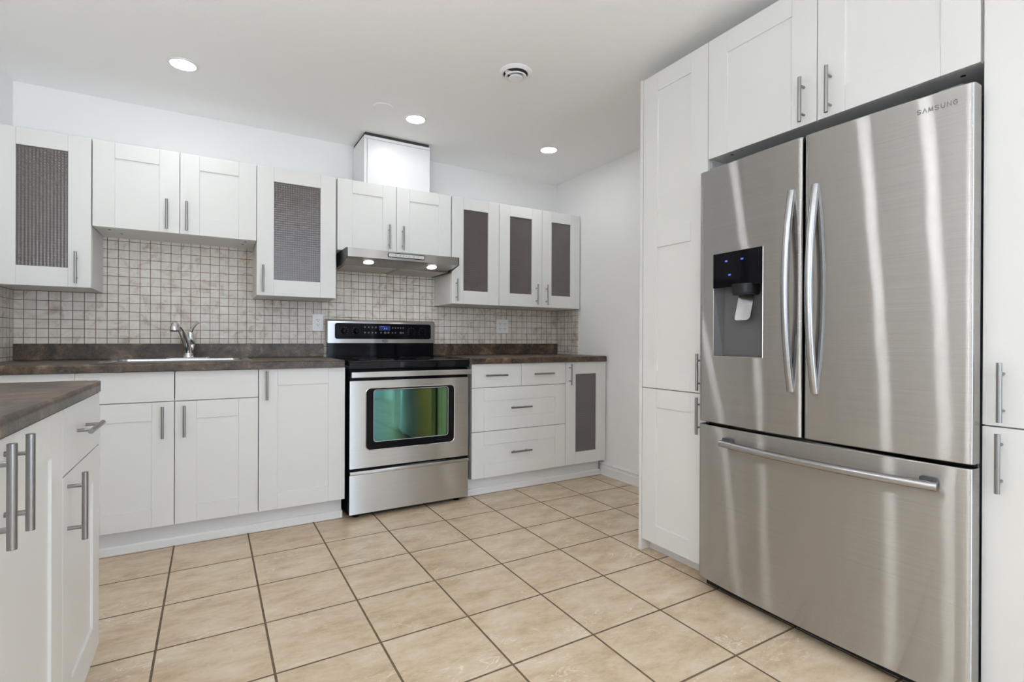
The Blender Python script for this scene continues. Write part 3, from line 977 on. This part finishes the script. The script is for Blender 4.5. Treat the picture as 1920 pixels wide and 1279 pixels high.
# storage drawer
b = B(); prism(b, [(0.013, 0.026), (0.0, 0.030), (0.0, 0.255), (-0.013, 0.262), (-0.015, 0.270), (-0.010, 0.278), (0.013, 0.281)], 'x', 0.0, RW - 0.004)
obj('storage_drawer', b, M['steel'], t)
for x in (0.05, RW - 0.06):
    for y in (0.06, 0.60):
        b = B(); lathe(b, [(0, 0), (0.018, 0.0), (0.019, 0.006), (0.012, 0.010), (0.008, 0.024), (0, 0.024)], (x, y, 0), seg=20)
        obj('foot', b, M['mattblack'], t)

# ------------------------------------------------------------------ refrigerator (front faces -x)
t = thing('refrigerator', 'large stainless steel french-door refrigerator with a bottom freezer drawer and ice dispenser', 'refrigerator', (1.783, 1.463, 0), -PI / 2)
FW = 0.904
BULGE = 0.022


def bulge(x, z, x0, x1, z0, z1, amp=BULGE, r=0.012):
    y = -amp * (1 - ((x - FW / 2) / (FW / 2)) ** 2)
    for d in (x - x0, x1 - x):
        if d < r:
            y += r - math.sqrt(max(0, r * r - (r - d) ** 2))
    for d in (z - z0, z1 - z):
        if d < 0.004:
            y += 0.004 - math.sqrt(max(0, 0.004 ** 2 - (0.004 - d) ** 2))
    return y


def curved_panel(bm, x0, x1, z0, z1, back, hole=None):
    xs = sorted({x0, x1} | {x0 + d for d in (0.0006, 0.0025, 0.006, 0.012)} | {x1 - d for d in (0.0006, 0.0025, 0.006, 0.012)} | {x0 + (x1 - x0) * k / 24 for k in range(1, 24)} | (set(hole[:2]) if hole else set()))
    zs = sorted({z0, z1} | {z0 + d for d in (0.0005, 0.0015, 0.004)} | {z1 - d for d in (0.0005, 0.0015, 0.004)} | {z0 + (z1 - z0) * k / 10 for k in range(1, 10)} | (set(hole[2:]) if hole else set()))
    V = [[bm.verts.new((x, bulge(x, z, x0, x1, z0, z1), z)) for z in zs] for x in xs]
    for i in range(len(xs) - 1):
        for j in range(len(zs) - 1):
            if hole and hole[0] - 1e-6 <= xs[i] and xs[i + 1] <= hole[1] + 1e-6 and hole[2] - 1e-6 <= zs[j] and zs[j + 1] <= hole[3] + 1e-6:
                continue
            bm.faces.new((V[i][j], V[i + 1][j], V[i + 1][j + 1], V[i][j + 1]))
    ring = [V[i][0] for i in range(len(xs))] + [V[-1][j] for j in range(1, len(zs))] + [V[i][-1] for i in range(len(xs) - 2, -1, -1)] + [V[0][j] for j in range(len(zs) - 2, 0, -1)]
    bk = [bm.verts.new((vv.co.x, back, vv.co.z)) for vv in ring]
    for k in range(len(ring)):
        k2 = (k + 1) % len(ring)
        bm.faces.new((ring[k], ring[k2], bk[k2], bk[k]))
    if not hole:
        bm.faces.new(bk)


b = B(); box(b, 0.008, FW - 0.008, 0.074, 0.80, 0.05, 1.735, 0.003)
obj('cabinet_body', b, M['sidegrey'], t)
b = B(); box(b, 0.012, FW - 0.012, 0.050, 0.0738, 0.06, 1.725)
obj('door_gasket', b, M['mattblack'], t)
FZ, GZ, TZ = 0.690, 0.702, 1.746
HOLE = (0.0775, 0.3025, 0.975, 1.390)
b = B(); curved_panel(b, 0.0, 0.4485, GZ, TZ, 0.048, HOLE)
ld = obj('left_door', b, M['fridge'], t)
b = B(); curved_panel(b, 0.4555, FW, GZ, TZ, 0.048)
rd = obj('right_door', b, M['fridge'], t)
b = B(); curved_panel(b, 0.0, FW, 0.045, FZ, 0.048)
fd = obj('freezer_drawer', b, M['fridge'], t)
b = B(); box(b, 0.02, FW - 0.02, 0.03, 0.07, 0.012, 0.044); box(b, 0.06, FW - 0.06, 0.07, 0.6, 0.0, 0.05)
obj('base_grille', b, M['mattblack'], t)
for x in (0.03, FW - 0.09):
    b = B(); box(b, x, x + 0.06, 0.02, 0.14, 1.7365, 1.760, 0.006)
    obj('hinge_cover', b, M['sidegrey'], t)
for par, hx in ((ld, 0.411), (rd, 0.4935)):
    y0 = -BULGE
    pts = []
    for k in range(25):
        s_ = -1 + 2 * k / 24
        pts.append((hx, y0 + 0.002 - 0.040 * (1 - s_ * s_), 0.862 + 0.704 * k / 24))
    b = B(); tube(b, pts, 0.0125, 18, (1.05, 1.05))
    obj('door_handle', b, M['bar'], par)
pts = []
for k in range(29):
    s_ = -1 + 2 * k / 28
    x = 0.130 + 0.705 * k / 28
    pts.append((x, -BULGE * (1 - ((x - FW / 2) / (FW / 2)) ** 2) - 0.020 - 0.022 * (1 - s_ * s_), 0.630))
b = B(); tube(b, pts, 0.0135, 18)
fh = obj('drawer_handle', b, M['bar'], fd)
for x0, x1 in ((0.134, 0.175), (0.790, 0.831)):
    b = B()
    yb_ = -BULGE * (1 - (((x0 + x1) / 2 - FW / 2) / (FW / 2)) ** 2)
    box(b, x0, x1, yb_ - 0.016, yb_ + 0.006, 0.630, 0.652, 0.005)
    obj('handle_mount', b, M['darkgrey'], fd)
# dispenser
hx0, hx1, hz0, hz1 = HOLE
yb_ = bulge(hx0, 1.2, 0, 0.4485, GZ, TZ)
yb2 = bulge(hx1, 1.2, 0, 0.4485, GZ, TZ)


def yd(x):
    return -BULGE * (1 - ((x - FW / 2) / (FW / 2)) ** 2)


b = B()
F = [b.verts.new((x, yd(x) + 0.0005, z)) for x, z in ((hx0, hz0), (hx1, hz0), (hx1, 1.262), (hx0, 1.262))]
K = [b.verts.new((x, y, z)) for x, y, z in ((hx0 + 0.022, 0.026, hz0 + 0.004), (hx1 - 0.022, 0.026, hz0 + 0.004), (hx1 - 0.022, 0.036, 1.262), (hx0 + 0.022, 0.036, 1.262))]
for k in range(4):
    b.faces.new((F[k], F[(k + 1) % 4], K[(k + 1) % 4], K[k]))
b.faces.new(K)
dp = obj('dispenser', b, M['cavity'], t, smooth=False)
b = B()
xs = [hx0 + (hx1 - hx0) * k / 8 for k in range(9)]
fr_ = [[b.verts.new((x, yd(x) - 0.003, z)) for x in xs] for z in (1.252, hz1)]
bk_ = [[b.verts.new((x, yd(x) + 0.006, z)) for x in xs] for z in (1.252, hz1)]
for k in range(8):
    b.faces.new((fr_[0][k], fr_[0][k + 1], fr_[1][k + 1], fr_[1][k]))
    b.faces.new((bk_[0][k], bk_[0][k + 1], fr_[0][k + 1], fr_[0][k]))
    b.faces.new((bk_[1][k], bk_[1][k + 1], fr_[1][k + 1], fr_[1][k]))
for e in (0, 8):
    b.faces.new((fr_[0][e], fr_[1][e], bk_[1][e], bk_[0][e]))
obj('control_panel', b, M['black'], dp)
for x, z in ((0.137, 1.352), (0.210, 1.352), (0.153, 1.296)):
    b = B(); box(b, x, x + 0.011, yd(x) - 0.0042, yd(x) - 0.0025, z, z + 0.0065)
    obj('indicator_light', b, M['blue'], dp)
b = B(); lathe(b, [(0, 0.0), (0.046, 0.0), (0.050, 0.012), (0.050, 0.040), (0, 0.040)], (0.215, 0.004, 1.218), seg=24)
obj('nozzle', b, M['mattblack'], dp)
b = B()
pl = rrect(0.180, 0.246, 1.118, 1.222, 0.014)
prism(b, pl, 'y', -0.010, -0.004)
for vv in b.verts:
    vv.co.y += 0.030 * max(0, (vv.co.z - 1.118)) / 0.104 - 0.006
    vv.co.y -= 0.008 * (1 - ((vv.co.x - 0.213) / 0.033) ** 2)
bmesh.ops.bevel(b, geom=[e for e in b.edges if e.calc_length() < 0.0085 and False], offset=0.001, affect='EDGES')
obj('paddle', b, M['bar'], dp)
b = B(); loop = [(hx0, hz0), (hx1, hz0), (hx1, hz1), (hx0, hz1)]
dense = []
for (xa, za), (xb, zb) in zip(loop, loop[1:] + loop[:1]):
    for k in range(10):
        dense.append((xa + (xb - xa) * k / 10, za + (zb - za) * k / 10))
tube(b, [(x, yd(x) - 0.0008, z) for x, z in dense + dense[:1]], 0.0012, 6)
obj('surround', b, M['chrome'], dp)
# maker's lettering on the right door
def arc(cx, cz, rx, rz, a0, a1, n=8):
    return [(cx + rx * math.cos(math.radians(a0 + (a1 - a0) * k / n)), cz + rz * math.sin(math.radians(a0 + (a1 - a0) * k / n))) for k in range(n + 1)]


S_ = [arc(0.5, 0.74, 0.42, 0.24, 25, 270) + arc(0.5, 0.26, 0.42, 0.24, 90, -155)]
GLYPH = {'S': S_, 'A': [[(0.02, 0), (0.5, 1), (0.98, 0)]], 'M': [[(0.02, 0), (0.10, 1), (0.5, 0.12), (0.90, 1), (0.98, 0)]],
         'U': [[(0.08, 1), (0.08, 0.4)] + arc(0.5, 0.4, 0.42, 0.38, 180, 360) + [(0.92, 1)]], 'N': [[(0.08, 0), (0.08, 1), (0.92, 0), (0.92, 1)]],
         'G': [arc(0.52, 0.5, 0.46, 0.48, 40, 325, 14) + [(0.92, 0.46), (0.56, 0.46)]]}
b = B()
LH, LW, PITCH, TH = 0.0125, 0.0098, 0.01375, 0.0019
for i, ch in enumerate('SAMSUNG'):
    for line in GLYPH[ch]:
        pts = [(0.777 + i * PITCH + u * LW, 1.6975 + v * LH) for u, v in line]
        for (xa, za), (xb, zb) in zip(pts, pts[1:]):
            d = Vector((xb - xa, zb - za)); L_ = d.length
            if L_ < 1e-7:
                continue
            d /= L_
            nx, nz = -d.y * TH / 2, d.x * TH / 2
            ex_, ez_ = d.x * TH * 0.3, d.y * TH * 0.3
            q = [(xa - ex_ + nx, za - ez_ + nz), (xa - ex_ - nx, za - ez_ - nz), (xb + ex_ - nx, zb + ez_ - nz), (xb + ex_ + nx, zb + ez_ + nz)]
            fv = [b.verts.new((x, yd(x) - 0.0009, z)) for x, z in q]
            bv = [b.verts.new((x, yd(x) + 0.0005, z)) for x, z in q]
            b.faces.new(fv)
            for k in range(4):
                b.faces.new((fv[k], fv[(k + 1) % 4], bv[(k + 1) % 4], bv[k]))
obj('lettering', b, M['lettering'], rd, smooth=False)
